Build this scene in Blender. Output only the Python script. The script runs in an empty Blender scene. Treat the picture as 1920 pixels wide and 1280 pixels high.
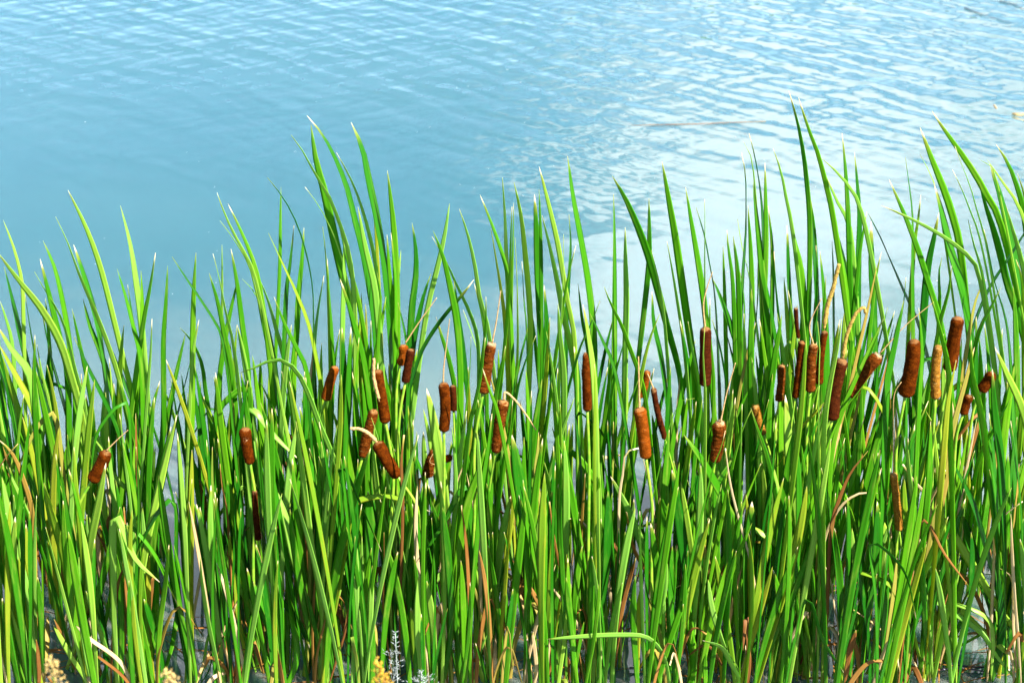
import bpy, math, random
from mathutils import Vector, Matrix, noise
random.seed(7)
R = math.radians
scene = bpy.context.scene
# ---------------------------------------------------------------- camera
CAM_H, PITCH, FOC = 3.0, 25.0, 60.0
cd = bpy.data.cameras.new('camera'); cam = bpy.data.objects.new('camera', cd)
scene.collection.objects.link(cam); scene.camera = cam
cam.location = (0, 0, CAM_H); cam.rotation_euler = (R(90 - PITCH), 0, 0)
cd.lens = FOC; cd.sensor_width = 36; cd.clip_end = 3000; cd.clip_start = .05
cd.dof.use_dof = True; cd.dof.focus_distance = 4.85; cd.dof.aperture_fstop = 5.6
# ---------------------------------------------------------------- light
SUN_EL, SUN_AZ = 47.0, 131.0          # azimuth clockwise from +Y (view direction): right, a little behind the camera
world = bpy.data.worlds.new('World'); scene.world = world; world.use_nodes = True
wt = world.node_tree; wt.nodes.clear()
def N(t, kind, **kw):
    n = t.nodes.new(kind)
    for k, v in kw.items(): setattr(n, k, v)
    return n
def sock(t, n, i, v):
    if hasattr(v, 'is_output') or isinstance(v, bpy.types.NodeSocket): t.links.new(v, n.inputs[i])
    elif v is not None: n.inputs[i].default_value = v
def mth(t, op, a, b=None, c=None, clamp=False):
    n = N(t, 'ShaderNodeMath', operation=op, use_clamp=clamp)
    sock(t, n, 0, a)
    if b is not None: sock(t, n, 1, b)
    if c is not None: sock(t, n, 2, c)
    return n.outputs[0]
def mixc(t, f, a, b, mode='MIX'):
    n = N(t, 'ShaderNodeMix', data_type='RGBA', blend_type=mode)
    sock(t, n, 0, f); sock(t, n, 6, a); sock(t, n, 7, b)
    return n.outputs[2]
def mrange(t, v, a, b, c=0., d=1., smooth=True):
    n = N(t, 'ShaderNodeMapRange', interpolation_type='SMOOTHSTEP' if smooth else 'LINEAR')
    sock(t, n, 0, v)
    for i, x in enumerate((a, b, c, d)): n.inputs[i + 1].default_value = x
    return n.outputs[0]
def noisen(t, vec, scale, detail=4, rough=.55, dist=0.):
    n = N(t, 'ShaderNodeTexNoise'); t.links.new(vec, n.inputs['Vector'])
    n.inputs['Scale'].default_value = scale; n.inputs['Detail'].default_value = detail
    n.inputs['Roughness'].default_value = rough; n.inputs['Distortion'].default_value = dist
    return n.outputs[0]
def mapping(t, vec, loc=(0, 0, 0), rot=(0, 0, 0), sc=(1, 1, 1)):
    n = N(t, 'ShaderNodeMapping'); t.links.new(vec, n.inputs[0])
    n.inputs[1].default_value = loc; n.inputs[2].default_value = rot; n.inputs[3].default_value = sc
    return n.outputs[0]
def rgb(*c): return (c[0], c[1], c[2], 1.0)
sky = N(wt, 'ShaderNodeTexSky', sky_type='NISHITA'); sky.sun_disc = False
sky.sun_elevation = R(SUN_EL); sky.sun_rotation = R(SUN_AZ); sky.air_density = 1.0; sky.dust_density = .2; sky.ozone_density = 1.0
tc = N(wt, 'ShaderNodeTexCoord')
sep = N(wt, 'ShaderNodeSeparateXYZ'); wt.links.new(tc.outputs['Generated'], sep.inputs[0])
sx, sy, sz = sep.outputs
# clouds live on a flat deck: direction / elevation
zc = mth(wt, 'MAXIMUM', sz, .06)
cx = mth(wt, 'DIVIDE', sx, zc); cy = mth(wt, 'DIVIDE', sy, zc)
comb = N(wt, 'ShaderNodeCombineXYZ'); wt.links.new(cx, comb.inputs[0]); wt.links.new(cy, comb.inputs[1])
n1 = noisen(wt, mapping(wt, comb.outputs[0], loc=(3.1, .7, 0)), 2.2, 4, .5, .3)
n2 = noisen(wt, mapping(wt, comb.outputs[0], loc=(8.1, 2.2, 0)), .9, 3, .5)
# a big cumulus bank low ahead to the right, thin veil higher up
nn = mth(wt, 'ADD', mth(wt, 'MULTIPLY', mth(wt, 'SUBTRACT', n1, .5), .9), mth(wt, 'MULTIPLY', mth(wt, 'SUBTRACT', n2, .5), .8))
ax_ = mth(wt, 'ADD', cx, nn); ay_ = mth(wt, 'ADD', cy, mth(wt, 'MULTIPLY', nn, 1.3))
b1 = mth(wt, 'MULTIPLY', mrange(wt, ax_, .0, .30), mrange(wt, ay_, 3.65, 3.0)); b1 = mth(wt, 'MULTIPLY', b1, mrange(wt, cy, .9, 1.5))
b2 = mth(wt, 'MULTIPLY', mth(wt, 'MULTIPLY', mrange(wt, ay_, 2.5, 1.7, 0, .75), mrange(wt, cx, -1.2, .1, .35, 1.)), mrange(wt, cy, .7, 1.3))
b3 = mth(wt, 'MULTIPLY', mrange(wt, n1, .53, .68, 0, .6), mth(wt, 'MULTIPLY', mrange(wt, cx, -.2, .6), mrange(wt, cy, 2.6, 3.2)))
cl = mth(wt, 'MAXIMUM', mth(wt, 'MAXIMUM', b1, b2), b3)
cloudcol = mixc(wt, mrange(wt, n1, .35, .7), rgb(6.1, 5.9, 5.95), rgb(8.8, 8.3, 8.4))
core = mth(wt, 'MULTIPLY', mth(wt, 'MULTIPLY', mrange(wt, ax_, .12, .28), mrange(wt, ax_, .75, .45)), mth(wt, 'MULTIPLY', mrange(wt, ay_, 3.05, 2.7), mrange(wt, ay_, 2.0, 2.4)))
cloudcol = mixc(wt, core, cloudcol, rgb(10.8, 10.2, 10.3))        # sunlit crown of the cloud
skyc = mixc(wt, cl, sky.outputs[0], cloudcol)
bg = N(wt, 'ShaderNodeBackground'); wt.links.new(skyc, bg.inputs[0]); bg.inputs[1].default_value = .08
wo = N(wt, 'ShaderNodeOutputWorld'); wt.links.new(bg.outputs[0], wo.inputs[0])
sd = bpy.data.lights.new('sun', 'SUN'); sun = bpy.data.objects.new('sun', sd); scene.collection.objects.link(sun)
sd.energy = 5.0; sd.angle = R(.5); sd.color = (1, .955, .87)
sv = Vector((math.sin(R(SUN_AZ)) * math.cos(R(SUN_EL)), math.cos(R(SUN_AZ)) * math.cos(R(SUN_EL)), math.sin(R(SUN_EL))))
sun.rotation_euler = sv.to_track_quat('Z', 'Y').to_euler(); sun.location = (4, -6, 10)
vs = scene.view_settings; vs.view_transform = 'Standard'; vs.look = 'None'; vs.gamma = 1; vs.exposure = 1.7
scene.cycles.max_bounces = 8; scene.cycles.transparent_max_bounces = 4
# ---------------------------------------------------------------- helpers
K = 36 / FOC / 1920
cp, sp = math.cos(R(PITCH)), math.sin(R(PITCH))
def ray(px, py):
    dx, dy = (px - 960) * K, (640 - py) * K
    return Vector((dx, cp + dy * sp, -sp + dy * cp))
def at(px, py, Y):                      # the point seen at a pixel of the photograph, at ground distance Y
    d = ray(px, py); s = Y / d.y
    return Vector((d.x * s, Y, CAM_H + d.z * s))
def onwater(px, py, z=0.0):
    d = ray(px, py); s = (z - CAM_H) / d.z
    return Vector((d.x * s, d.y * s, z))
def proj(p):
    v = p - Vector((0, 0, CAM_H)); f = v.y * cp - v.z * sp; u = v.y * sp + v.z * cp
    return 960 + v.x / f / K, 640 - u / f / K
def basepy(Y): return proj(Vector((0, Y, 0)))[1]
def Yof(py): return onwater(960, py).y
def link(o): scene.collection.objects.link(o)
def mesh_obj(name, verts, faces, mat, parent=None, uvs=None, smooth=True):
    me = bpy.data.meshes.new(name); me.from_pydata(verts, [], faces)
    if uvs:
        ul = me.uv_layers.new(name='UVMap'); li = [0] * len(me.loops); me.loops.foreach_get('vertex_index', li)
        fl = []
        for i in li: fl += uvs[i]
        ul.data.foreach_set('uv', fl)
    if smooth: me.polygons.foreach_set('use_smooth', [True] * len(me.polygons))
    me.materials.append(mat)
    o = bpy.data.objects.new(name, me); link(o)
    if parent is not None:
        o.parent = parent
    return o
def thing(name, label, cat, loc=(0, 0, 0), group=None):
    o = bpy.data.objects.new(name, None); o.empty_display_size = .05; link(o); o.location = loc
    tag(o, label, cat, group); return o
def tag(o, label=None, cat=None, group=None, kind=None):
    if label: o['label'] = label
    if cat: o['category'] = cat
    if group: o['group'] = group
    if kind: o['kind'] = kind
    return o
def crom(P, n):                         # centripetal Catmull-Rom, resampled evenly
    P = [P[0] * 2 - P[1]] + list(P) + [P[-1] * 2 - P[-2]]
    out = []
    for i in range(1, len(P) - 2):
        p0, p1, p2, p3 = P[i - 1:i + 3]
        t0 = 0.; t1 = t0 + max(1e-4, (p1 - p0).length) ** .5; t2 = t1 + max(1e-4, (p2 - p1).length) ** .5; t3 = t2 + max(1e-4, (p3 - p2).length) ** .5
        for k in range(12):
            t = t1 + (t2 - t1) * k / 12
            A1 = p0 * ((t1 - t) / (t1 - t0)) + p1 * ((t - t0) / (t1 - t0)); A2 = p1 * ((t2 - t) / (t2 - t1)) + p2 * ((t - t1) / (t2 - t1))
            A3 = p2 * ((t3 - t) / (t3 - t2)) + p3 * ((t - t2) / (t3 - t2))
            B1 = A1 * ((t2 - t) / (t2 - t0)) + A2 * ((t - t0) / (t2 - t0)); B2 = A2 * ((t3 - t) / (t3 - t1)) + A3 * ((t - t1) / (t3 - t1))
            out.append(B1 * ((t2 - t) / (t2 - t1)) + B2 * ((t - t1) / (t2 - t1)))
    out.append(P[-2].copy())
    L = [0.]
    for a, b in zip(out, out[1:]): L.append(L[-1] + (b - a).length)
    res = []; j = 0
    for k in range(n + 1):
        s = L[-1] * k / n
        while j < len(L) - 2 and L[j + 1] < s: j += 1
        f = (s - L[j]) / max(1e-9, L[j + 1] - L[j]); res.append(out[j].lerp(out[j + 1], min(1, max(0, f))))
    return res, L[-1]
SECT = [(-1, 0), (-.45, 1), (.45, 1), (1, 0), (.45, -1), (-.45, -1)]
def ribbon(name, P, w, mat, parent, phi=0., twist=.5, taper=.42, tipw=.02, basew=.75, cup=.16, n=30, torn=False, fold=None):
    """a strap leaf with a lens-shaped section swept along P (base to tip); w = full width in metres"""
    C, L = crom(P, n); off = parent.location if parent is not None else Vector((0, 0, 0))
    V, F, U = [], [], []; ns = len(SECT)
    for i, c in enumerate(C):
        v = i / n
        T = (C[min(n, i + 1)] - C[max(0, i - 1)]).normalized()
        eye = (Vector((0, 0, CAM_H)) - c).normalized()
        W = T.cross(eye).normalized(); Nn = W.cross(T).normalized()
        if Nn.dot(eye) < 0: Nn = -Nn
        a = phi + twist * (v - .5) + .10 * math.sin(9 * v + phi * 7)
        W2 = W * math.cos(a) + Nn * math.sin(a); N2 = Nn * math.cos(a) - W * math.sin(a)
        k = 1.0
        if v > 1 - taper: k = max(tipw, math.sin(math.pi * .5 * min(1., (1 - v) / taper)) ** .62)
        if torn and v > .9: k = max(.55, k)
        q = min(1., v / .72); k *= basew + (1 - basew) * q * q * (3 - 2 * q)
        hw = w * .5 * k
        th = .0011 * (1.4 - v) + .0002
        for (u, s) in SECT:
            q = c + W2 * (u * hw) + N2 * (cup * hw * (u * u) * 1.6 + s * th)
            V.append(q - off); U.append((u * .5 + .5, v))
    for i in range(n):
        for j in range(ns):
            a = i * ns + j; b = i * ns + (j + 1) % ns
            F.append((a, b, b + ns, a + ns))
    F.append(tuple(range(ns))[::-1]); F.append(tuple(range(n * ns, n * ns + ns)))
    return mesh_obj(name, V, F, mat, parent, U)
def tube(name, P, rad, mat, parent, n=14, seg=8, bump=0., bs=40., tufts=0, tl=.002):
    """rad: function of 0..1 along P"""
    C, L = crom(P, n); off = parent.location if parent is not None and parent.parent is None else (parent.parent.location if parent is not None else Vector((0, 0, 0)))
    V, F, U = [], [], []; prev = Vector((1, 0, 0)) if abs((C[1] - C[0]).normalized().x) < .9 else Vector((0, 1, 0))
    for i, c in enumerate(C):
        T = (C[min(n, i + 1)] - C[max(0, i - 1)]).normalized(); A = (prev - T * prev.dot(T)).normalized(); B = T.cross(A); prev = A
        r = rad(i / n)
        for j in range(seg):
            th = 2 * math.pi * j / seg; d = A * math.cos(th) + B * math.sin(th)
            rr = r * (1 + bump * noise.noise((c + d * r) * bs))
            V.append(c + d * rr - off); U.append((j / seg, i / n))
    for i in range(n):
        for j in range(seg):
            a = i * seg + j; b = i * seg + (j + 1) % seg; F.append((a, b, b + seg, a + seg))
    F.append(tuple(range(seg))[::-1]); F.append(tuple(range(n * seg, n * seg + seg)))
    rt = random.Random(len(V) + int(C[0].x * 1000))
    for q in range(tufts):                   # loose seed hairs standing off the surface
        i = rt.randint(1, n - 1); j = rt.randrange(seg); v0 = Vector(V[i * seg + j]); c0 = C[i] - off; d = (v0 - c0).normalized()
        T = (C[i + 1] - C[i - 1]).normalized(); sd_ = d.cross(T) * .0005; sh = T * rt.uniform(-.004, .004) + d.cross(T) * rt.uniform(-.003, .003); k0 = len(V)
        tip = v0 + sh + d * rt.uniform(.3, 1.) * tl + T * rt.uniform(0, tl)
        V += [v0 + sh - sd_ - d * .001, v0 + sh + sd_ - d * .001, tip, v0 + sh + T * .0007 - d * .001]; F += [(k0, k0 + 1, k0 + 2), (k0 + 1, k0 + 3, k0 + 2), (k0 + 3, k0, k0 + 2)]
        U += [U[i * seg + j]] * 4
    return mesh_obj(name, V, F, mat, parent, U)
# ---------------------------------------------------------------- materials
def newmat(name):
    m = bpy.data.materials.new(name); m.use_nodes = True; t = m.node_tree; t.nodes.clear()
    return m, t
def leaf_mat(name, c1, c2, c3, tipc, trans=.47, rough=.36, spot=.4, basec=(.30, .42, .05)):
    m, t = newmat(name)
    uv = N(t, 'ShaderNodeUVMap'); uv.uv_map = 'UVMap'; s = N(t, 'ShaderNodeSeparateXYZ'); t.links.new(uv.outputs[0], s.inputs[0])
    oi = N(t, 'ShaderNodeObjectInfo'); rnd = oi.outputs['Random']
    rp = N(t, 'ShaderNodeValToRGB'); e = rp.color_ramp.elements; e[0].color = rgb(*c1); e[0].position = 0; e[1].color = rgb(*c3); e[1].position = 1
    x = e.new(.5); x.color = rgb(*c2); t.links.new(rnd, rp.inputs[0])
    tco = N(t, 'ShaderNodeTexCoord')
    # lengthwise veins
    vv = N(t, 'ShaderNodeCombineXYZ'); t.links.new(mth(t, 'MULTIPLY', s.outputs[0], 9.), vv.inputs[0]); t.links.new(mth(t, 'MULTIPLY', s.outputs[1], 5.), vv.inputs[1]); t.links.new(mth(t, 'MULTIPLY', rnd, 90.), vv.inputs[2])
    vein = noisen(t, vv.outputs[0], 1.6, 3, .6)
    col = mixc(t, mrange(t, vein, .35, .68, 0, .38), rp.outputs[0], rgb(c1[0] * .55, c1[1] * .62, c1[2] * .5))
    vy = N(t, 'ShaderNodeCombineXYZ'); t.links.new(mth(t, 'MULTIPLY', s.outputs[0], 1.5), vy.inputs[0]); t.links.new(mth(t, 'MULTIPLY', s.outputs[1], 7.), vy.inputs[1]); t.links.new(mth(t, 'MULTIPLY', rnd, 57.), vy.inputs[2])
    pat = noisen(t, vy.outputs[0], 1.1, 5, .62)
    col = mixc(t, mrange(t, pat, .50, .72, 0, .55), col, rgb(*basec))
    # yellow sheath near the foot, dry tip
    col = mixc(t, mrange(t, mth(t, 'ADD', s.outputs[1], mth(t, 'MULTIPLY', pat, .12)), .30, .04, 0, .6), col, rgb(*basec))
    vz = N(t, 'ShaderNodeCombineXYZ'); t.links.new(mth(t, 'MULTIPLY', s.outputs[0], 3.), vz.inputs[0]); t.links.new(mth(t, 'MULTIPLY', s.outputs[1], 16.), vz.inputs[1]); t.links.new(mth(t, 'MULTIPLY', rnd, 31.), vz.inputs[2])
    rust = noisen(t, vz.outputs[0], 1.3, 6, .7)
    col = mixc(t, mrange(t, rust, .63, .72, 0, spot), col, rgb(.30, .13, .02))
    tipy = mth(t, 'ADD', mth(t, 'ADD', s.outputs[1], mth(t, 'MULTIPLY', mth(t, 'SUBTRACT', rust, .5), .04)), mth(t, 'MULTIPLY', mth(t, 'SUBTRACT', mth(t, 'FRACT', mth(t, 'MULTIPLY', rnd, 7.31)), .55), .035))
    col = mixc(t, mrange(t, tipy, .95, .985, 0, .7), col, rgb(.36, .36, .05))
    col = mixc(t, mrange(t, tipy, .985, .998, 0, .95), col, rgb(*tipc))
    p = N(t, 'ShaderNodeBsdfPrincipled'); t.links.new(col, p.inputs['Base Color']); p.inputs['Roughness'].default_value = rough
    p.inputs['IOR'].default_value = 1.42; p.inputs['Specular IOR Level'].default_value = .3
    bm_ = N(t, 'ShaderNodeBump'); bm_.inputs['Strength'].default_value = .35; bm_.inputs['Distance'].default_value = .0012; t.links.new(vein, bm_.inputs['Height'])
    t.links.new(bm_.outputs[0], p.inputs['Normal'])
    tr = N(t, 'ShaderNodeBsdfTranslucent'); t.links.new(mixc(t, 1., col, rgb(1.35, 1.35, .5), 'MULTIPLY'), tr.inputs[0])
    mx = N(t, 'ShaderNodeMixShader'); mx.inputs[0].default_value = trans; t.links.new(p.outputs[0], mx.inputs[1]); t.links.new(tr.outputs[0], mx.inputs[2])
    o = N(t, 'ShaderNodeOutputMaterial'); t.links.new(mx.outputs[0], o.inputs[0]); return m
TIP = (.85, .72, .52)
M_G = leaf_mat('leaf_green', (.042, .25, .006), (.090, .36, .008), (.175, .46, .012), TIP)
M_L = leaf_mat('leaf_pale_sunlit', (.21, .48, .05), (.27, .54, .08), (.36, .57, .05), TIP, trans=.35, rough=.32)  # pale green with the sunlit sheen worked into the colour
M_D = leaf_mat('leaf_deep_shaded', (.010, .13, .005), (.024, .19, .006), (.045, .26, .008), TIP, trans=.38, rough=.34, basec=(.10, .28, .02))  # deep green that also holds the shade of leaves turned from the sun
M_Y = leaf_mat('leaf_yellow_green', (.19, .40, .02), (.28, .46, .025), (.42, .45, .03), TIP, spot=.55, basec=(.50, .42, .03))
M_T = leaf_mat('leaf_dry_straw', (.62, .46, .24), (.70, .55, .33), (.50, .30, .10), (.8, .7, .5), trans=.25, rough=.6, spot=.6, basec=(.50, .32, .10))
M_B = leaf_mat('leaf_dead_brown', (.20, .075, .018), (.30, .12, .025), (.38, .19, .04), (.5, .35, .15), trans=.22, rough=.6, spot=.5, basec=(.36, .22, .05))
M_GT = leaf_mat('leaf_withering', (.16, .33, .03), (.40, .30, .06), (.34, .17, .03), (.7, .5, .3), trans=.3, rough=.5, spot=.8, basec=(.45, .26, .05))
MATS = dict(g=M_G, l=M_L, d=M_D, y=M_Y, t=M_T, b=M_B, w=M_GT)
def simple(name, ca, cb, scale, rough=.7, bump=.4, dist=.002, trans=0., spec=.5):
    m, t = newmat(name); tco = N(t, 'ShaderNodeTexCoord'); oi = N(t, 'ShaderNodeObjectInfo')
    v = N(t, 'ShaderNodeVectorMath', operation='ADD'); t.links.new(tco.outputs['Object'], v.inputs[0]); t.links.new(oi.outputs['Random'], v.inputs[1])
    f = noisen(t, v.outputs[0], scale, 6, .65); col = mixc(t, mrange(t, f, .36, .64), rgb(*ca), rgb(*cb))
    p = N(t, 'ShaderNodeBsdfPrincipled'); t.links.new(col, p.inputs['Base Color']); p.inputs['Roughness'].default_value = rough; p.inputs['Specular IOR Level'].default_value = spec
    b = N(t, 'ShaderNodeBump'); b.inputs['Strength'].default_value = bump; b.inputs['Distance'].default_value = dist; t.links.new(f, b.inputs['Height']); t.links.new(b.outputs[0], p.inputs['Normal'])
    o = N(t, 'ShaderNodeOutputMaterial'); t.links.new(p.outputs[0], o.inputs[0]); return m
def head_mat(name, ca, cb, cc, fuzz):
    """velvet of packed seed: fine cells in rings, darker worn patches"""
    m, t = newmat(name); tco = N(t, 'ShaderNodeTexCoord'); oi = N(t, 'ShaderNodeObjectInfo')
    v = N(t, 'ShaderNodeVectorMath', operation='ADD'); t.links.new(tco.outputs['Object'], v.inputs[0]); t.links.new(oi.outputs['Random'], v.inputs[1])
    vo = N(t, 'ShaderNodeTexVoronoi'); vo.inputs['Scale'].default_value = 330; t.links.new(mapping(t, v.outputs[0], sc=(1, 1, 1.7)), vo.inputs[0])
    f = noisen(t, v.outputs[0], 70, 5, .6); g = noisen(t, mapping(t, v.outputs[0], sc=(.35, .35, 1)), 160, 3, .6)
    col = mixc(t, mrange(t, f, .36, .66), rgb(*ca), rgb(*cb)); col = mixc(t, mrange(t, vo.outputs[0], .25, .75, 0, .6), col, rgb(ca[0] * .45, ca[1] * .4, ca[2] * .4))
    col = mixc(t, mrange(t, g, .58, .74, 0, fuzz), col, rgb(*cc))
    uv = N(t, 'ShaderNodeUVMap'); uv.uv_map = 'UVMap'; s = N(t, 'ShaderNodeSeparateXYZ'); t.links.new(uv.outputs[0], s.inputs[0])
    ends = mth(t, 'ADD', mth(t, 'ABSOLUTE', mth(t, 'SUBTRACT', s.outputs[1], .49)), mth(t, 'MULTIPLY', mth(t, 'SUBTRACT', g, .5), .22))
    col = mixc(t, mrange(t, ends, .455, .505, 0, .2 + fuzz * .6), col, rgb(.40, .22, .08))
    p = N(t, 'ShaderNodeBsdfPrincipled'); t.links.new(col, p.inputs['Base Color']); p.inputs['Roughness'].default_value = .8; p.inputs['Specular IOR Level'].default_value = .02
    p.inputs['Sheen Weight'].default_value = 0; p.inputs['Sheen Tint'].default_value = rgb(.8, .4, .2)
    h = mth(t, 'ADD', mth(t, 'MULTIPLY', vo.outputs[0], -.5), mth(t, 'MULTIPLY', g, 1.2 * (.4 + fuzz)))
    b = N(t, 'ShaderNodeBump'); b.inputs['Strength'].default_value = .8; b.inputs['Distance'].default_value = .0022; t.links.new(h, b.inputs['Height']); t.links.new(b.outputs[0], p.inputs['Normal'])
    o = N(t, 'ShaderNodeOutputMaterial'); t.links.new(p.outputs[0], o.inputs[0]); return m
M_H = head_mat('seed_head_velvet', (.055, .0105, .0005), (.145, .030, .0015), (.30, .09, .01), .2)
M_HR = head_mat('seed_head_orange', (.16, .036, .002), (.28, .066, .005), (.55, .22, .07), .25)
M_HS = head_mat('seed_head_ragged', (.080, .018, .002), (.17, .042, .004), (.46, .20, .05), .6)
M_HG = head_mat('seed_head_golden', (.24, .10, .012), (.36, .16, .02), (.7, .42, .14), .5)
M_HD = head_mat('seed_head_dark', (.040, .008, .002), (.080, .017, .003), (.25, .09, .03), .25)
M_STEM = simple('stalk_green', (.12, .32, .015), (.27, .42, .03), 30, .45, .1)
M_SPIKE = simple('dry_spike', (.30, .16, .05), (.56, .36, .15), 260, .8, .6, .0015)
M_SPIKEG = simple('mealy_spike', (.20, .11, .015), (.46, .31, .05), 240, .85, .8, .003)
M_WHITE = simple('silver_grey_foliage', (.24, .28, .26), (.38, .42, .40), 200, .7, .2)
M_YEL = simple('yellow_florets', (.50, .24, .01), (.60, .38, .03), 150, .7, .3)
M_CREAM = simple('cream_florets', (.50, .34, .08), (.55, .40, .16), 150, .7, .3)
M_FLUFF = simple('seed_fluff_cream', (.32, .17, .07), (.52, .36, .20), 300, .9, .6, .001)
M_TWIG = simple('wet_twig', (.03, .03, .05), (.10, .085, .10), 40, .35, .5)
M_MUD = simple('bank_soil', (.055, .045, .028), (.13, .11, .06), 6, .9, .8, .03)
M_FLOAT = simple('floating_petal', (.38, .42, .40), (.55, .56, .52), 60, .6, .2)
M_FAR = simple('far_foliage', (.02, .07, .012), (.06, .14, .02), .8, .8, .5, .3)
# ---------------------------------------------------------------- setting: water, bank, far shore
def water_mat():
    m, t = newmat('water'); tco = N(t, 'ShaderNodeTexCoord'); o3 = tco.outputs['Object']
    s = N(t, 'ShaderNodeSeparateXYZ'); t.links.new(o3, s.inputs[0])
    X, Y = s.outputs[0], s.outputs[1]
    # wind ruffles the open water, calm behind the reeds on the left
    am = mth(t, 'ADD', Y, mth(t, 'MULTIPLY', X, .38))
    amp = mth(t, 'ADD', mrange(t, am, 6.9, 11.8, .02, 1.), mth(t, 'MULTIPLY', mth(t, 'SUBTRACT', noisen(t, o3, .45, 2), .35), .45))
    warp = N(t, 'ShaderNodeTexNoise'); warp.inputs['Scale'].default_value = 1.3; warp.inputs['Detail'].default_value = 2; t.links.new(o3, warp.inputs[0])
    wv = N(t, 'ShaderNodeVectorMath', operation='MULTIPLY_ADD'); t.links.new(warp.outputs['Color'], wv.inputs[0]); wv.inputs[1].default_value = (.24, .24, 0); t.links.new(o3, wv.inputs[2])
    a = noisen(t, mapping(t, mapping(t, wv.outputs[0], rot=(0, 0, R(46))), sc=(1.25, 5.0, 1)), 1.3, 1, .4)
    b = noisen(t, mapping(t, mapping(t, wv.outputs[0], rot=(0, 0, R(-38))), loc=(5, 3, 0), sc=(2.2, 4.6, 1)), 1.6, 1, .4)
    c = noisen(t, mapping(t, mapping(t, o3, rot=(0, 0, R(30))), sc=(1, 2.2, 1)), 1.0, 2, .5)
    fine = noisen(t, mapping(t, o3, rot=(0, 0, R(5)), sc=(1, 1.8, 1)), 11., 2, .5)
    h = mth(t, 'ADD', mth(t, 'MULTIPLY', a, 1.), mth(t, 'MULTIPLY', b, .55))
    h = mth(t, 'ADD', h, mth(t, 'MULTIPLY', fine, .012)); h = mth(t, 'MULTIPLY', h, amp); h = mth(t, 'ADD', h, mth(t, 'MULTIPLY', c, .25))
    bp = N(t, 'ShaderNodeBump'); bp.inputs['Strength'].default_value = 1.; bp.inputs['Distance'].default_value = .016; t.links.new(h, bp.inputs['Height'])
    murk = noisen(t, o3, .35, 3, .5)
    col = mixc(t, mrange(t, murk, .35, .65), rgb(.019, .081, .090), rgb(.024, .087, .092))
    col = mixc(t, mrange(t, Y, 7.6, 4.2, 0, .85), col, rgb(.100, .132, .116))   # silt in the shallows
    d = N(t, 'ShaderNodeBsdfPrincipled'); t.links.new(col, d.inputs['Base Color']); d.inputs['Roughness'].default_value = 1.; d.inputs['Specular IOR Level'].default_value = 0
    d.inputs['Subsurface Weight'].default_value = 1.; d.inputs['Subsurface Radius'].default_value = (.6, 1., 1.); d.inputs['Subsurface Scale'].default_value = .35
    g = N(t, 'ShaderNodeBsdfGlossy'); g.inputs['Roughness'].default_value = .03; t.links.new(bp.outputs[0], g.inputs['Normal']); g.inputs[0].default_value = rgb(.92, .97, 1)
    fr = N(t, 'ShaderNodeFresnel'); fr.inputs['IOR'].default_value = 1.6; t.links.new(bp.outputs[0], fr.inputs['Normal'])
    fac = mth(t, 'MULTIPLY', fr.outputs[0], 1.42, clamp=True)
    mx = N(t, 'ShaderNodeMixShader'); t.links.new(fac, mx.inputs[0]); t.links.new(d.outputs[0], mx.inputs[1]); t.links.new(g.outputs[0], mx.inputs[2])
    o = N(t, 'ShaderNodeOutputMaterial'); t.links.new(mx.outputs[0], o.inputs[0]); return m
M_WATER = water_mat()
tag(mesh_obj('water', [(-300, 3.0, 0), (300, 3.0, 0), (300, 400, 0), (-300, 400, 0)], [(0, 1, 2, 3)], M_WATER, smooth=False), kind='structure')
V, F = [], []
nx, ny = 60, 24
for j in range(ny + 1):
    y = -14 + (4.6 + 14) * j / ny
    for i in range(nx + 1):
        x = -15 + 30 * i / nx
        z = 1.35 if y < 0 else (1.35 - .2 * y if y < 1.6 else 1.03 - .53 * (y - 1.6))
        V.append((x, y, z + .03 * noise.noise((x, y, 0)) - .06))
for j in range(ny):
    for i in range(nx):
        a = j * (nx + 1) + i; F.append((a, a + 1, a + nx + 2, a + nx + 1))
tag(mesh_obj('bank', V, F, M_MUD), kind='structure')
V, F = [], []
for i in range(81):
    x = -300 + 600 * i / 80
    for y, z in ((118, -.5), (122, .8), (140, 3 + noise.noise((x * .02, 0, 0))), (400, 8)): V.append((x, y, z))
for i in range(80):
    for k in range(3): a = i * 4 + k; F.append((a, a + 4, a + 5, a + 1))
tag(mesh_obj('far_bank', V, F, M_FAR), kind='structure')
V, F = [], []                            # far woods: leaf clumps through an uneven volume
rw = random.Random(3)
for i in range(110):
    x = -150 + 300 * i / 110 + rw.uniform(-2, 2); y = 126 + rw.uniform(0, 12); hh = rw.uniform(5, 12)
    for k in range(70):
        th = rw.uniform(0, 6.283); zz = rw.uniform(.08, 1); rr = 3.6 * math.sin(math.pi * min(1, zz * .85 + .12)) * rw.uniform(.4, 1)
        c = Vector((x + rr * math.cos(th), y + rr * math.sin(th), zz * hh)); sz_ = rw.uniform(.7, 1.5)
        q = Matrix.Rotation(rw.uniform(0, 6), 3, Vector((rw.uniform(-1, 1), rw.uniform(-1, 1), rw.uniform(-1, 1))).normalized())
        b0 = len(V); V += [c + q @ Vector(v) * sz_ for v in ((-1, -.6, 0), (1, -.7, .1), (.8, .7, -.1), (-.7, .8, .15))]; F.append((b0, b0 + 1, b0 + 2, b0 + 3))
tag(mesh_obj('far_woods', V, F, M_FAR), 'dark green wood along the far shore mirrored in ripples', 'woodland', kind='stuff')
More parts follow.
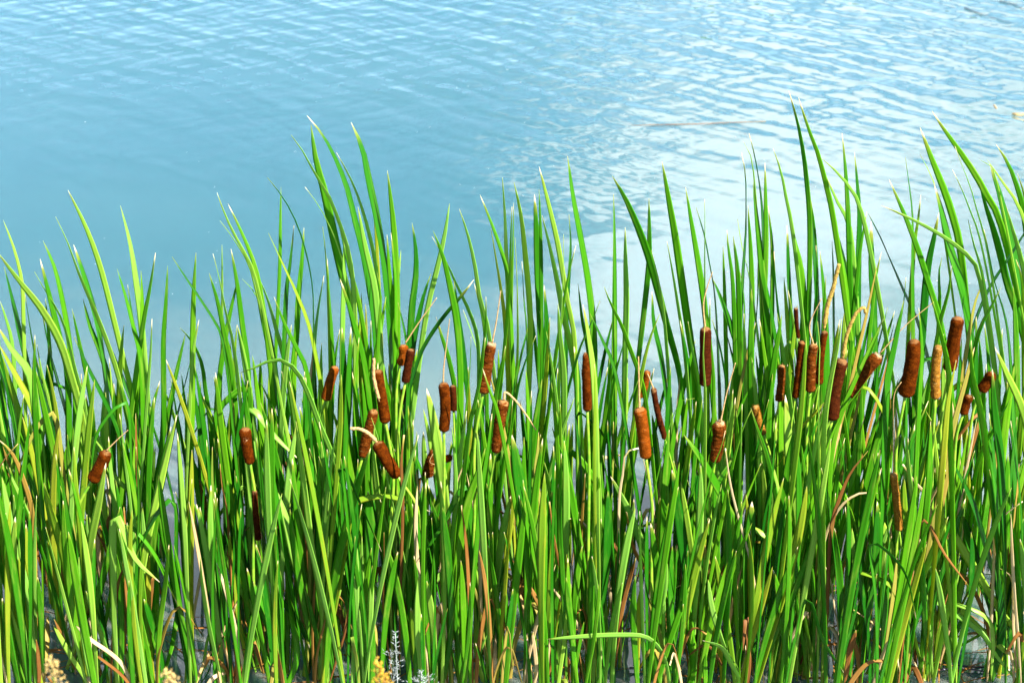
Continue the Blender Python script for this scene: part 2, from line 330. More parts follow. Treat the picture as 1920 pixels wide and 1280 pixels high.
# ---------------------------------------------------------------- traced leaves: tip first; "kind width: x,y x,y ..."
TR = []
def trace(ox, oy, s, layer, text):
    for ln in text.strip().splitlines():
        ln = ln.strip()
        if not ln: continue
        hd, pts = ln.split(':'); k, w = hd.split(); P = [tuple(float(q) for q in a.split(',')) for a in pts.split()]
        TR.append(dict(k=k, w=float(w) / s, P=[(ox + x / s, oy + y / s) for x, y in P], layer=layer))
trace(0, 320, 2.667, 'u', '''
l 22: 15,245 70,390 110,560 118,760
l 45: -14,405 90,540 210,690 300,850 350,1000 400,1180 420,1280
d 30: 20,480 70,690 100,830 150,1050
g 32: 215,350 270,480 320,700 350,900 375,1100
g 36: 200,440 250,640 300,850 330,960
l 24: 172,505 215,580 310,740 380,1000 430,1200
l 30: 278,230 340,360 400,520 470,680 540,860 600,1050
d 30: 368,370 410,500 445,620 490,800
l 34: 340,98 430,280 500,470 560,700 620,950 670,1180
l 34: 602,175 650,370 680,560 700,700
g 32: 585,490 630,640 670,800 700,930
g 34: 778,410 755,570 720,760
g 34: 838,475 828,650 815,850 815,1280
g 36: 705,500 710,700 700,960 680,1280
d 16: 638,570 665,760 690,880
l 20: 760,740 755,900 740,1100
g 30: 415,640 450,780 500,900 560,1100 600,1280
d 34: 470,690 560,920 640,1120 700,1280
g 24: 360,690 400,870 440,1060 470,1280
d 38: 205,680 240,880 290,1080 340,1280
d 28: 370,830 440,990 520,1150 580,1280
d 28: 860,430 930,540 1010,660 1090,790 1110,850
g 30: 980,410 970,600 965,800 960,1280
l 20: 1085,110 1130,230 1200,370 1260,480
l 14: 1100,250 1160,330 1240,460 1280,600
g 28: 1140,165 1200,290 1270,460 1310,640
l 30: 1065,415 1100,550 1130,700 1170,870
g 32: 1045,510 1090,660 1125,830 1160,1000
g 30: 1155,390 1185,560 1210,760 1240,1000 1240,1280
l 12: 1110,370 1112,540 1110,850
g 30: 1190,540 1160,670 1130,820 1090,1100 1080,1280
g 30: 900,785 960,850 1010,960 1030,1100 1050,1240
l 20: 995,745 970,880 960,1000
g 24: 855,1040 880,1180 890,1260
d 28: 955,940 920,1080 870,1280
y 28: 985,1065 1030,1180 1080,1280
y 26: 940,1110 935,1280
y 20: 1185,770 1175,900 1170,1000
g 24: 800,1050 770,1150 750,1280
l 18: 0,650 30,740 60,860
l 44: -10,780 60,900 140,1000 180,1200
y 40: -10,860 70,1010 150,1160 190,1280
d 34: 125,620 160,860 200,1060 260,1280
d 40: -20,930 30,1100 70,1280
l 16: 185,870 210,1010 250,1180
y 26: 235,970 265,1100 290,1280
l 12: 545,930 560,1100 570,1280
l 12: 1210,540 1260,590 1290,640 1330,760
''')
trace(480, 200, 2.667, 'u', '''
d 34: 255,45 330,140 390,250 450,400 490,560 530,720 570,950 590,1100
g 48: 275,90 300,260 345,430 390,640 440,860 490,1050
l 38: 175,142 240,230 300,340 370,450 420,580 460,700 490,900
d 32: 475,78 530,210 560,360 600,550 630,730 650,930
l 34: 402,230 470,350 520,470 570,640 605,820
g 34: 657,320 675,460 690,610 700,800 705,1000
y 22: 557,395 590,520 600,620
l 14: 245,402 310,490 360,580 430,760
d 26: 57,355 130,450 195,570 245,720 280,900 285,1050
g 20: 125,400 122,560 120,760 110,1000 100,1200
g 34: 240,605 230,750 210,950 200,1150
d 30: 190,595 165,800 150,900 140,1100
y 26: 62,632 130,780 200,930 270,1120
y 18: 333,600 345,700 352,770 360,900
g 34: 340,845 320,970 300,1130 290,1280
g 28: 357,760 362,950 375,1130 380,1280
l 34: 510,500 545,690 590,880 605,1000
g 28: 410,570 440,680 475,830 520,1000
g 32: 420,860 460,980 500,1120 540,1280
g 22: 605,825 625,960 615,1100
g 28: 655,640 665,800 680,960
g 22: 675,630 690,780 700,900
l 18: 725,715 710,880 705,1000
d 30: 780,580 798,700 800,830 780,1000 770,1150
d 34: 875,835 840,930 810,1050 780,1200
l 34: 968,485 945,640 910,800 870,960 840,1120
g 34: 885,620 930,730 960,850 1000,1050 1020,1280
l 28: 880,650 950,770 1010,900 1050,980 1100,1110 1115,1220
l 26: 1017,512 1060,640 1095,790 1120,950 1160,1100
d 34: 1090,865 1020,950 940,1040 850,1170 800,1280
g 22: 1120,440 1180,590 1230,730 1260,860
y 30: 1175,610 1200,750 1225,900 1245,1050
l 30: 1232,355 1248,550 1256,750 1265,950
d 28: 990,870 1010,1050 1030,1200
g 28: 900,1050 930,1150 970,1280
l 22: 1035,1015 1080,1130 1110,1230
g 20: 1150,950 1150,1100 1130,1280
g 30: 650,950 630,1080 600,1250
w 22: 548,985 552,1100 550,1250
g 24: 575,1070 575,1280
d 28: 475,1100 465,1280
g 22: 420,1110 395,1280
g 28: 90,950 140,1080 210,1220 240,1280
l 36: -10,800 60,960 110,1130 150,1280
d 38: -5,870 40,1080 80,1280
l 24: 440,620 440,800 435,1000 430,1280
d 26: 710,980 740,1120 760,1280
g 24: 1075,1150 1070,1280
g 26: 1280,500 1275,700 1270,900
g 24: 1090,880 1120,990 1140,1090 1150,1200
''')
trace(960, 250, 2.667, 'u', '''
l 30: 10,245 45,400 70,620 90,850 95,1000
g 14: 8,345 5,560 0,800
l 30: 135,165 180,340 225,530 255,700 280,850 310,1000
g 22: 135,275 140,400 145,560
d 30: 112,305 120,440 130,700 140,1000 140,1280
l 34: 150,410 190,560 230,740 260,900 300,1080 330,1280
g 40: 278,115 300,300 340,520 375,720 400,920 410,1100
d 24: 285,405 292,560 280,750 270,950
l 20: 258,505 258,680 250,850
g 18: 320,560 290,680 270,780
g 26: 330,750 350,930 380,1080
l 26: 355,860 400,1080 420,1280
g 38: 508,305 510,550 510,850 510,1280
l 32: 566,470 570,640 575,820 572,960 565,1280
g 40: 500,212 560,310 620,440 680,600 730,780 780,970 830,1150 850,1280
g 30: 685,325 688,480 688,620 665,860 640,1080 620,1280
l 24: 697,585 730,720 760,900
g 46: 750,140 785,330 820,530 850,740 880,950 910,1150 930,1280
g 36: 868,270 900,460 930,640 960,850
d 30: 920,370 960,510 985,650 1010,800
l 12: 963,330 965,450 965,700
l 20: 775,540 800,670 830,850 860,1050
g 26: 1075,480 1080,560 1100,700 1110,860
g 24: 1055,560 1060,700 1065,850
g 28: 1105,510 1125,650 1135,800
l 22: 1128,430 1150,560 1180,680 1210,850
d 36: 1147,95 1165,200 1168,350 1165,500 1150,700
d 36: 1185,0 1215,130 1240,300 1250,450
l 14: 1158,42 1190,100 1215,260
g 26: 1265,145 1268,350 1270,560
g 36: 1205,240 1225,450 1250,700 1270,900
d 38: 1000,720 1050,850 1100,1000 1130,1100
w 20: 1220,945 1190,1040 1160,1180 1140,1280
g 24: 120,1010 90,1080 50,1200 30,1280
y 20: 15,520 25,700 30,900 30,1100
g 18: 50,640 60,850 70,950
d 32: 160,755 170,950 165,1200
l 32: 230,850 240,1000 260,1200
d 44: 310,1065 320,1180 325,1280
d 30: 390,900 460,1060 500,1150
g 22: 440,835 410,920 340,1080
g 26: 460,765 490,840 550,960 590,1070 620,1150 660,1280
d 30: 700,790 705,940 740,1110 760,1250
y 22: 740,900 700,1000 660,1150
g 20: 990,820 990,1000 1010,1280
d 24: 1000,930 1040,1080 1070,1280
d 18: 840,935 870,1100 890,1280
l 24: 880,940 900,1060 940,1280
g 24: 570,1010 540,1120 520,1200
g 20: 235,1130 210,1250
w 24: 1190,1060 1200,1280
g 30: 1180,360 1195,600 1200,850 1190,1100
d 28: 1230,620 1225,850 1200,1100 1180,1280
g 26: 1140,690 1160,850 1150,1100
''')
trace(1440, 160, 2.667, 'u', '''
g 30: 105,30 150,190 180,350 195,480 210,700
g 34: 152,60 200,210 250,340 290,490 320,620
l 22: 25,315 65,430 95,580 120,700
g 34: 98,610 130,780 160,900 180,1100 170,1280
d 44: 188,440 215,700 230,900 240,1100
g 26: 205,525 230,700 240,860
l 20: 265,362 350,440 430,540 470,640
l 30: 290,450 340,570 400,680 420,800
g 30: 370,240 385,400 395,560 400,650
d 30: 432,335 445,500 455,650 450,850
g 44: 300,535 340,740 390,950 400,1100
d 32: 500,640 560,760 620,900 680,1040 750,1200
g 34: 605,470 680,640 750,820 800,980 850,1140 880,1280
l 24: 565,600 680,650 800,710 900,770 1000,850 1040,900
g 26: 687,360 705,500 720,640 720,900
y 22: 765,545 750,680 735,780
g 38: 760,210 820,370 880,520 920,640 960,800
l 12: 760,345 790,400 830,490
d 42: 830,490 870,650 910,830 960,1000 1000,1200
g 32: 820,128 880,220 960,330 1040,450 1100,560 1150,650
l 16: 935,305 970,400 1010,500 1050,640 1090,780
l 14: 922,422 970,520 1010,620 1060,760
g 40: 1055,485 1090,600 1130,720 1170,870 1200,1000 1260,1180
d 34: 1108,390 1130,460 1150,520 1190,680 1220,800
l 12: 1055,370 1080,385 1110,390 1130,430
l 22: 1095,370 1170,480 1260,620
g 34: 1140,295 1200,390 1250,520 1280,640
y 24: 1248,440 1280,540 1300,640
d 32: 855,635 830,760 800,900 780,1100
g 26: 870,860 855,940 860,1050
d 32: 515,680 515,900 525,1100
g 22: 568,830 545,930 530,1030
g 24: 495,630 475,740 460,830
l 26: 1000,670 1030,790 1070,920 1100,1100
d 40: 1330,660 1200,860 1120,980 1060,1100 1010,1250
w 26: 1090,970 1050,1040 1020,1150
y 34: 1240,870 1270,960 1280,1100
g 26: 1165,1010 1110,1120 1060,1220
d 26: 95,700 100,950 110,1150
g 26: 0,600 20,800 20,1100
g 28: 30,830 40,1000 60,1200
d 30: 690,960 670,1130 640,1280
g 24: 920,900 900,1050 870,1150
g 22: 580,1160 540,1240 520,1290
g 22: 290,950 280,1100 275,1200
g 28: 240,800 245,1000 235,1200
y 26: 360,1170 340,1280
d 34: 1080,720 1130,980 1180,1150 1200,1280
d 18: 755,1120 765,1280
d 24: 440,950 430,1100 425,1200
d 22: 320,780 325,950 325,1100
g 34: 1225,1000 1235,1150 1240,1280
l 28: 1190,600 1230,740 1270,880
''')
trace(0, 800, 2.667, 'f', '''
l 44: 885,-60 820,220 770,430 730,620
g 44: 600,400 550,600 500,800 450,1000 430,1200
y 44: 220,280 270,460 320,640 360,860 400,1000
l 40: 530,180 500,360 460,560 440,760 420,960
l 26: 515,860 590,1020 650,1180 670,1250
g 34: 655,720 690,900 740,1130 760,1250
l 26: 430,820 480,960 530,1100 580,1250
l 34: 1075,540 1140,680 1200,800 1280,960
l 22: 1080,940 1040,1060 1010,1220
g 24: 905,840 880,980 860,1100
g 34: 845,590 830,780 800,1000 790,1250
g 24: 700,410 620,620 580,720
l 28: 265,985 340,1120 430,1270
y 34: 20,880 20,1000 60,1120 100,1250
g 44: 40,900 90,1060 130,1250
y 30: 370,100 380,300 400,500 420,800 415,1200
y 44: 720,880 715,1050 700,1180
t 22: 1050,400 1045,560 1000,760 960,1000 950,1150
b 26: 1100,185 1110,300 1130,400
t 14: 565,885 620,980 660,1100 700,1250
b 20: 625,690 600,750 580,860
t 18: 1195,850 1150,960 1110,1040 1140,1160 1150,1250
b 28: 180,1060 190,1150 195,1250
w 30: 240,940 230,1100 215,1250
b 22: 270,960 330,1100 370,1250
g 34: 150,-60 120,200 90,480 60,700
d 34: 680,100 690,400 680,700 670,1000
d 36: 300,200 340,500 380,800 400,1100
g 30: 560,400 600,700 620,1000
d 36: 720,860 760,1000 810,1200
g 30: 960,260 950,500 940,800 935,1150
d 30: 1000,400 1020,700 1040,1000 1050,1200
g 34: 1180,560 1220,760 1250,1000
y 34: 60,580 110,760 140,950 170,1150
g 36: 0,600 60,800 100,1000
d 32: 480,700 500,900 530,1200
b 22: 90,85 40,140 0,200 -30,320
b 20: 620,400 625,520 628,640
w 30: -10,60 60,130 130,300 160,420
''')
trace(480, 640, 2, 'f', '''
l 20: -60,118 0,95 60,68 110,72 160,120 200,200 240,310 290,430
l 28: 70,545 110,660 140,800 180,950 210,1100 220,1240
l 32: 640,175 670,320 700,520 720,700
l 26: 150,300 180,520 210,760 240,950
g 44: 430,400 380,560 320,780 280,1000 260,1240
l 30: 350,640 330,830 290,1020 270,1200
g 28: 635,490 630,800 640,1060 660,1240
g 32: 750,760 720,930 690,1130 680,1240
l 34: 770,620 800,780 830,950 830,1180
l 22: 620,760 600,950 605,1240
l 12: 465,590 510,760 540,880
g 20: 370,800 385,1000 390,1240
g 32: 860,400 830,500 790,620
l 34: 955,580 920,760 900,900
y 22: 320,125 318,280 310,420
l 34: 790,260 760,500 745,800
g 36: -10,900 50,1080 100,1240
g 24: -10,1040 40,1180 90,1250
t 18: 120,830 140,890 155,930 170,1000
t 20: 0,760 15,820 30,890 50,980
b 14: 345,770 320,900 300,1000
b 16: 555,350 545,450 550,590
b 12: 480,715 480,860 478,1000
t 20: 605,540 600,640 600,750
b 14: 400,965 375,955 350,1000 330,1100 300,1200
t 14: 645,930 660,1000 690,1060 700,1200
t 12: 800,380 780,460 755,520
y 12: 320,1080 370,1180 410,1250
t 20: 835,635 840,800 845,1000
b 18: 770,615 780,700 790,800
t 22: 935,1010 910,1080 895,1200
w 12: 680,1030 740,960 800,900
d 34: 200,400 230,640 260,880 280,1100
d 36: 500,760 500,950 490,1200
g 32: 560,620 575,800 580,1000
d 36: 420,560 430,800 430,1100
g 30: 110,820 130,1000 150,1200
g 34: 700,620 720,820 730,1100
g 30: 880,420 870,700 865,1000 870,1200
y 24: 570,240 578,360 585,500
g 30: 60,250 60,500 70,800
d 30: 300,450 290,700 270,900
g 26: 500,360 520,420 540,600
l 26: 150,780 190,930 200,1050
d 28: 0,360 25,600 50,800 80,1000
''')
trace(960, 640, 2, 'f', '''
g 34: 150,320 190,440 220,560 245,720 260,800
g 34: 645,350 720,460 780,570 840,700 890,860 930,1000
l 30: 370,505 400,560 450,660 500,790 550,900 560,1000
g 26: 590,330 575,480 565,700 560,800
l 38: 580,820 560,960 530,1080 510,1250
l 20: 130,1115 250,1105 400,1098 500,1105 560,1160 590,1280
l 22: 715,1120 780,1140 820,1200 850,1280
t 18: 610,925 680,895 750,895 800,930 850,1030 880,1100
l 20: 735,890 750,1000 800,1150 850,1250
g 30: 830,430 740,600 730,800
w 22: 100,340 95,420 85,490 110,620 140,760 180,940 210,1080
b 12: 140,600 160,750 200,930 215,970
t 14: 475,400 430,415 415,500 405,560 400,700
b 22: 430,640 460,780 530,910
b 22: 465,810 430,930 410,1020
t 14: 150,915 150,1000 155,1080
t 14: 145,915 180,960 230,1030 260,1100
t 16: 0,890 40,980 50,1060
t 20: 75,1085 88,1180 90,1250
t 10: 300,790 335,835 345,900
b 14: 315,870 300,1000 280,1100
t 12: 800,400 820,540 860,700 900,850
l 28: 900,270 930,360 960,440
g 6: 685,213 640,220 600,290 570,400
t 14: 490,430 520,560 530,640
g 34: 20,480 50,700 60,950 65,1200
d 36: 0,350 40,640 50,900
g 30: 250,640 240,850 230,1080
g 34: 330,500 310,750 300,1000
d 34: 400,700 390,900 370,1150
g 30: 520,680 540,820 560,960
d 36: 600,480 630,700 660,950 680,1200
d 34: 690,480 710,700 720,1000
g 26: 760,480 765,700 770,900
d 34: 900,600 880,850 870,1100
y 30: 760,960 770,1100 790,1250
g 34: 660,960 670,1100 680,1250
w 24: 700,700 740,860 760,960
g 24: 440,960 480,1080 500,1200
g 36: 860,600 850,800 860,1000
t 10: 895,1020 880,1110 870,1200
d 30: 150,560 150,800 140,1050
g 24: 185,420 180,700 190,900
d 30: 360,560 350,850 320,1150
''')
trace(1440, 640, 2, 'f', '''
l 28: 400,900 500,905 600,925 700,985 790,1070 880,1150 930,1190
l 20: 600,960 700,1020 800,1090 860,1180 930,1270
l 34: 655,650 720,760 800,890 880,1020 940,1100
l 26: 380,520 410,640 450,740 500,880 540,1060 570,1200
l 22: 520,350 530,500 545,600
w 24: 775,20 740,150 700,300 690,400 640,650 610,750
l 34: 65,200 80,420 110,650 120,800
g 28: 570,740 580,900 590,1100 595,1250
g 34: 160,400 160,700 130,950 110,1200
g 26: 940,560 935,800 930,1050 910,1250
d 40: 770,150 800,350 840,560 860,800
d 36: 690,450 760,600 820,800 860,950
l 30: 450,780 420,1000 370,1250
l 30: 850,20 900,130 950,240 980,360
g 22: 915,205 850,330 800,420
g 22: 390,105 320,200 270,260 240,320
b 22: 375,410 310,490 270,580 240,680
t 14: 415,568 340,570 280,610 230,690 205,780
t 18: 270,240 270,330 245,420
t 8: 190,800 230,880 250,1000 265,1100
t 22: 225,1060 265,1120 262,1220
t 16: 505,460 545,520 595,580 610,680
t 16: 665,480 640,540 590,640
t 16: 500,715 560,740 610,765 625,820 600,960
t 6: 395,850 340,930 315,1000 320,1060
t 12: 425,860 450,940 480,1050 520,1150
t 8: 320,1005 400,1060 470,1130 500,1200
t 18: 955,600 900,640 855,690 850,780
t 14: 870,850 910,880 920,960 920,1060
b 14: 610,1130 700,1110 790,1095 850,1150
t 18: 970,1010 900,1050 860,1090 850,1180
b 6: 640,790 720,800 780,860
g 14: 590,1225 700,1150 790,1100 860,1060
d 34: 830,480 850,700 870,950 870,1150
d 36: 730,650 780,850 840,1050
g 34: 900,420 890,640 880,900
d 38: 940,700 920,900 900,1150
g 34: 20,600 30,850 40,1100
g 34: 200,560 190,800 200,1050
d 34: 290,620 300,850 310,1100
g 30: 340,700 350,950 340,1200
d 34: 60,760 70,1000 80,1200
g 32: 480,860 500,1050 520,1250
b 30: 330,1080 300,1180 290,1250
g 28: 250,700 270,900 280,1100
l 24: 100,900 80,1050 60,1200
d 30: 410,600 400,800 380,1000
g 26: 610,300 600,560 580,760
''')
trace(1500, 560, 4.2675, 'x', '''
g 42: 950,70 975,400 960,700 940,1100
g 45: 670,160 540,430 400,740 350,860 260,1200
g 40: 585,585 470,740 360,880 250,1100
w 52: 1390,400 1300,740 1220,1050
d 46: 830,10 760,350 700,620 690,700
y 55: 1250,490 1190,780 1150,1200
y 52: 50,310 30,650 10,900
g 55: 1050,-20 1130,280 1190,560 1200,900
g 58: 1370,330 1380,600 1450,900 1490,1200
l 22: 140,180 160,400 155,560 150,900
l 48: 335,160 300,400 250,640 200,1000
l 40: 1010,900 1060,1000 1090,1250
d 50: 1540,560 1550,800 1580,1100 1600,1280
''')
trace(1060, 560, 3.766, 'x', '''
y 28: 205,460 210,700 205,1000
l 46: 125,40 160,250 190,460 205,650
l 24: 985,190 975,400 990,650 990,900
g 26: 1130,930 1100,1050 1050,1170
g 40: 1310,770 1350,900 1420,1100
g 34: 1315,780 1260,900 1200,1100 1160,1280
''')
trace(640, 600, 4, 'x', '''
g 46: 1080,130 1050,400 1000,650 970,770
g 34: 1060,360 1110,520 1160,650
g 46: 1285,600 1270,800 1210,1100 1190,1280
g 46: 1130,700 1100,950 1050,1280
g 44: 500,760 500,1000 510,1280
l 40: 830,800 850,1000 860,1280
g 40: 860,420 870,650 860,900
l 14: 225,730 250,800 275,880
''')
# ---------------------------------------------------------------- seed heads: top, bottom, width, material, spike, spike half width, Y, phrase, plant label
HD = [
 ((199,846),(172,902),25,M_H,[(200,844),(218,826),(240,806)],1.2,4.15,'short tilted brown head','the short brown head at far left'),
 ((459,802),(469,869),22,M_H,None,0,4.16,'small brown head with a worn pale split','the small head with a pale split'),
 ((477,918),(484,1012),12,M_HD,None,0,4.16,'thin dark head low among the leaves','the thin low dark head'),
 ((630,687),(611,750),19,M_HR,None,0,4.50,'half hidden head leaning right behind leaves','the half hidden head'),
 ((708,693),(723,792),22,M_H,[(712,752),(701,707),(701,672)],3.4,4.12,'brown head with a straw strip folded down its side','the head with a folded straw strip'),
 ((706,828),(746,894),25,M_H,[(707,828),(692,813),(674,804),(657,803)],3.6,4.06,'brown head leaning left with a long curled straw tip','the head with a long curled straw tip'),
 ((756,646),(750,684),18,M_HR,[(760,643),(785,605),(819,558)],1.4,4.45,'orange brown head with a slanting straw spike','the orange head with a slanting spike'),
 ((771,654),(760,717),17,M_HD,None,0,4.40,'dark slim head touching an orange one','the dark slim head'),
 ((702,768),(680,856),20,M_HS,None,0,4.22,'ragged dark head behind the curled straw tip','the ragged dark head'),
 ((757,728),(753,756),12,M_HR,None,0,4.50,'tiny orange patch of a head behind leaves','the tiny orange patch of head'),
 ((831,717),(832,808),22,M_H,[(831,717),(832,690),(838,640),(843,598)],1.3,4.05,'smooth upright head on a bare yellow stalk','the smooth upright head on a bare stalk'),
 ((922,643),(906,737),23,M_HS,[(923,642),(930,606),(939,545)],1.4,4.20,'tall head with a pale worn top and thin spike','the head with a pale worn top'),
 ((945,750),(930,848),22,M_HS,[(945,750),(947,735),(962,746),(985,775),(1005,806)],2.2,4.10,'ribbed head with its dry spike snapped over to the right','the ribbed head with a snapped spike'),
 ((848,722),(850,770),14,M_HD,None,0,4.45,'dark head almost covered by a green leaf','the almost covered dark head'),
 ((816,843),(801,894),20,M_HS,[(814,846),(806,866),(822,874),(812,888)],.8,4.20,'frayed brown head wrapped with a loose curly thread','the frayed head with a curly thread'),
 ((848,857),(824,863),14,M_H,None,0,4.22,'short brown head lying almost level','the short head lying almost level'),
 ((1097,661),(1101,770),21,M_H,None,0,4.10,'pointed brown head without a spike near the centre','the pointed head without a spike'),
 ((1199,764),(1211,859),25,M_HR,[(1199,765),(1198,720),(1197,668)],1.9,4.05,'bright orange brown head with a straight pale spike','the bright head with a straight pale spike'),
 ((1214,695),(1201,745),14,M_HR,None,0,4.55,'orange head glimpsed behind a wide leaf','the orange head behind a wide leaf'),
 ((1225,727),(1247,823),12,M_HD,[(1225,728),(1214,700)],1.6,4.30,'slender blackish head slanting down to the right','the slender blackish slanting head'),
 ((1323,613),(1322,723),24,M_HD,[(1322,613),(1319,570),(1326,538),(1336,510)],1.5,4.30,'long dark upright head behind a narrow leaf','the long dark upright head'),
 ((1349,791),(1340,866),25,M_HS,[(1351,790),(1363,735),(1379,680)],1.5,4.14,'stubby mottled head with a long thin dry spike','the stubby mottled head'),
 ((1416,760),(1432,814),13,M_HG,None,0,4.35,'narrow golden head edge between green leaves','the narrow golden head edge'),
 ((1466,684),(1460,752),15,M_HS,None,0,4.36,'leftmost slim head of the crowded right cluster','the leftmost slim head of the cluster'),
 ((1492,577),(1497,634),8,M_HD,None,0,4.60,'highest thin dark head left of the cluster','the highest thin dark head'),
 ((1504,638),(1491,746),14,M_H,None,0,4.40,'brown head split by a leaf in the cluster','the brown head split by a leaf'),
 ((1526,644),(1519,734),20,M_HS,[(1525,646),(1518,610),(1540,560)],1.4,4.28,'rust brown head in the middle of the cluster','the rust brown head inside the cluster'),
 ((1547,620),(1536,720),15,M_H,[(1545,616),(1552,571),(1562,540),(1573,495)],4.2,4.36,'head under a thick mealy yellow spike','the head under a thick mealy spike'),
 ((1580,672),(1560,787),27,M_HD,[(1580,672),(1586,636),(1596,605),(1608,584),(1620,577),(1623,587)],3.6,4.05,'large dark head with a thick hooked spike','the large dark head with a hooked spike'),
 ((1648,665),(1594,744),24,M_HS,[(1650,662),(1700,608),(1751,566)],1.1,4.12,'grainy head leaning right with a long straw spike','the grainy head leaning right'),
 ((1715,636),(1697,743),29,M_H,None,0,4.12,'thick red brown head barred by leaf shadows','the thick head barred by shadows'),
 ((1760,647),(1754,747),18,M_HG,None,0,4.10,'golden brown ribbed head facing the light','the golden ribbed head'),
 ((1797,594),(1780,696),27,M_H,None,0,4.22,'thick smooth dark red head leaning slightly right','the thick smooth dark red head'),
 ((1860,697),(1838,733),22,M_H,None,0,4.20,'short stout head leaning far right over open water','the short stout head over open water'),
 ((1818,741),(1806,777),17,M_H,None,0,4.16,'small brown head stub crossed by a green leaf','the small brown head stub'),
 ((1675,886),(1686,994),14,M_HG,[(1675,886),(1675,810),(1678,735),(1690,716)],1.2,4.03,'low slender golden head with a thread like spike','the low slender golden head'),
]
# ---------------------------------------------------------------- cluster the traced leaves and heads into plants
rc = random.Random(11)
for T in TR:
    T['yt'] = T['P'][0][1]; yl = T['P'][-1][1]; dead = T['k'] in 'tbw'
    if T['layer'] == 'u':
        Y = 4.72 - .0005 * (T['yt'] - 250) + rc.uniform(-.16, .16); Y = min(4.9, max(4.25, Y))
    elif T['layer'] == 'x': Y = rc.uniform(3.97, 4.01)
    else: Y = rc.uniform(4.0, 4.16)
    Y = min(Y, Yof(yl + 45)); Y = max(Y, 3.86)
    T['Y'] = Y; (x1, y1), (x0, y0) = T['P'][-1], T['P'][-2]
    sl = max(-.4, min(.4, (x1 - x0) / max(12., y1 - y0)))
    T['bx'] = x1 + sl * .5 * max(0, basepy(Y) - y1)
plants = []                              # dict: x (px), Y, leaves, head
def add_plant(x, Y, **k):
    d = dict(x=x, Y=Y, leaves=[], head=None, fill=0); d.update(k); plants.append(d); return d
for i, h in enumerate(HD):
    (xt, yt), (xb, yb) = h[0], h[1]; sl = max(-.5, min(.5, (xb - xt) / max(20., yb - yt)))
    bx = xb + sl * .28 * (basepy(h[6]) - yb) + rc.uniform(-10, 10)
    add_plant(bx, h[6], head=i)
for T in sorted(TR, key=lambda t: t['bx']):
    best, bd = None, 1e9
    for p in plants:
        n = len(p['leaves'])
        if n >= 7: continue
        d = abs(p['x'] - T['bx']) + abs(p['Y'] - T['Y']) * 260
        if d < bd: best, bd = p, d
    if best is None or bd > 52: best = add_plant(T['bx'], T['Y'])
    best['leaves'].append(T)
# upper outline of the tangle, for the leaves that are only seen as mass
ENV = [(0, 610), (120, 650), (300, 700), (420, 690), (560, 650), (680, 620), (800, 720), (900, 690), (1000, 640), (1120, 720), (1240, 720), (1340, 690), (1420, 600), (1520, 560), (1620, 640), (1700, 730), (1780, 640), (1920, 600)]
def env(x):
    x = max(0, min(1920, x))
    for (a, ya), (b, yb) in zip(ENV, ENV[1:]):
        if a <= x <= b: return ya + (yb - ya) * (x - a) / (b - a)
# plants seen only in the tangle
def gapw(x):                             # open water shows here between the plants
    g = 0
    for c, w in ((1170, 55), (330, 26), (1270, 22), (1800, 60)): g = max(g, 1 - abs(x - c) / w)
    return g
for row, (Y0, cnt) in enumerate(((4.66, 34), (4.36, 28), (4.05, 23), (3.93, 22))):
    for k in range(cnt):
        x = -60 + 2040 * (k + rc.uniform(.1, .9)) / cnt
        if gapw(x) > 0 and rc.random() < .75: continue
        add_plant(x, Y0 + rc.uniform(-.08, .08), fill=rc.randint(5, 8), row=row)
for p in plants:
    if p['fill'] == 0: p['fill'] = max(1, rc.randint(3, 5) - (len(p['leaves']) // 4))
HEADBOX = [(min(h[0][0], h[1][0]) - 13, max(h[0][0], h[1][0]) + 13, min(h[0][1], h[1][1]) - 4, max(h[0][1], h[1][1]) + 4, h[6]) for h in HD]
def hides(P, Y):
    for Pw in P:
        x, y = proj(Pw)
        for a, b, c, d, hy in HEADBOX:
            if a - 4 < x < b + 4 and c < y < d and Pw.y < hy + .03: return True
    return False
def pick(r, table):
    x = r.random() * sum(w for _, w in table)
    for k, w in table:
        x -= w
        if x <= 0: return k
    return table[0][0]
PHI = dict(l=(.25, .85), g=(-.55, .6), d=(-1.15, -.7), y=(-.2, .7), t=(-.4, .6), b=(-.8, .5), w=(-.4, .6))
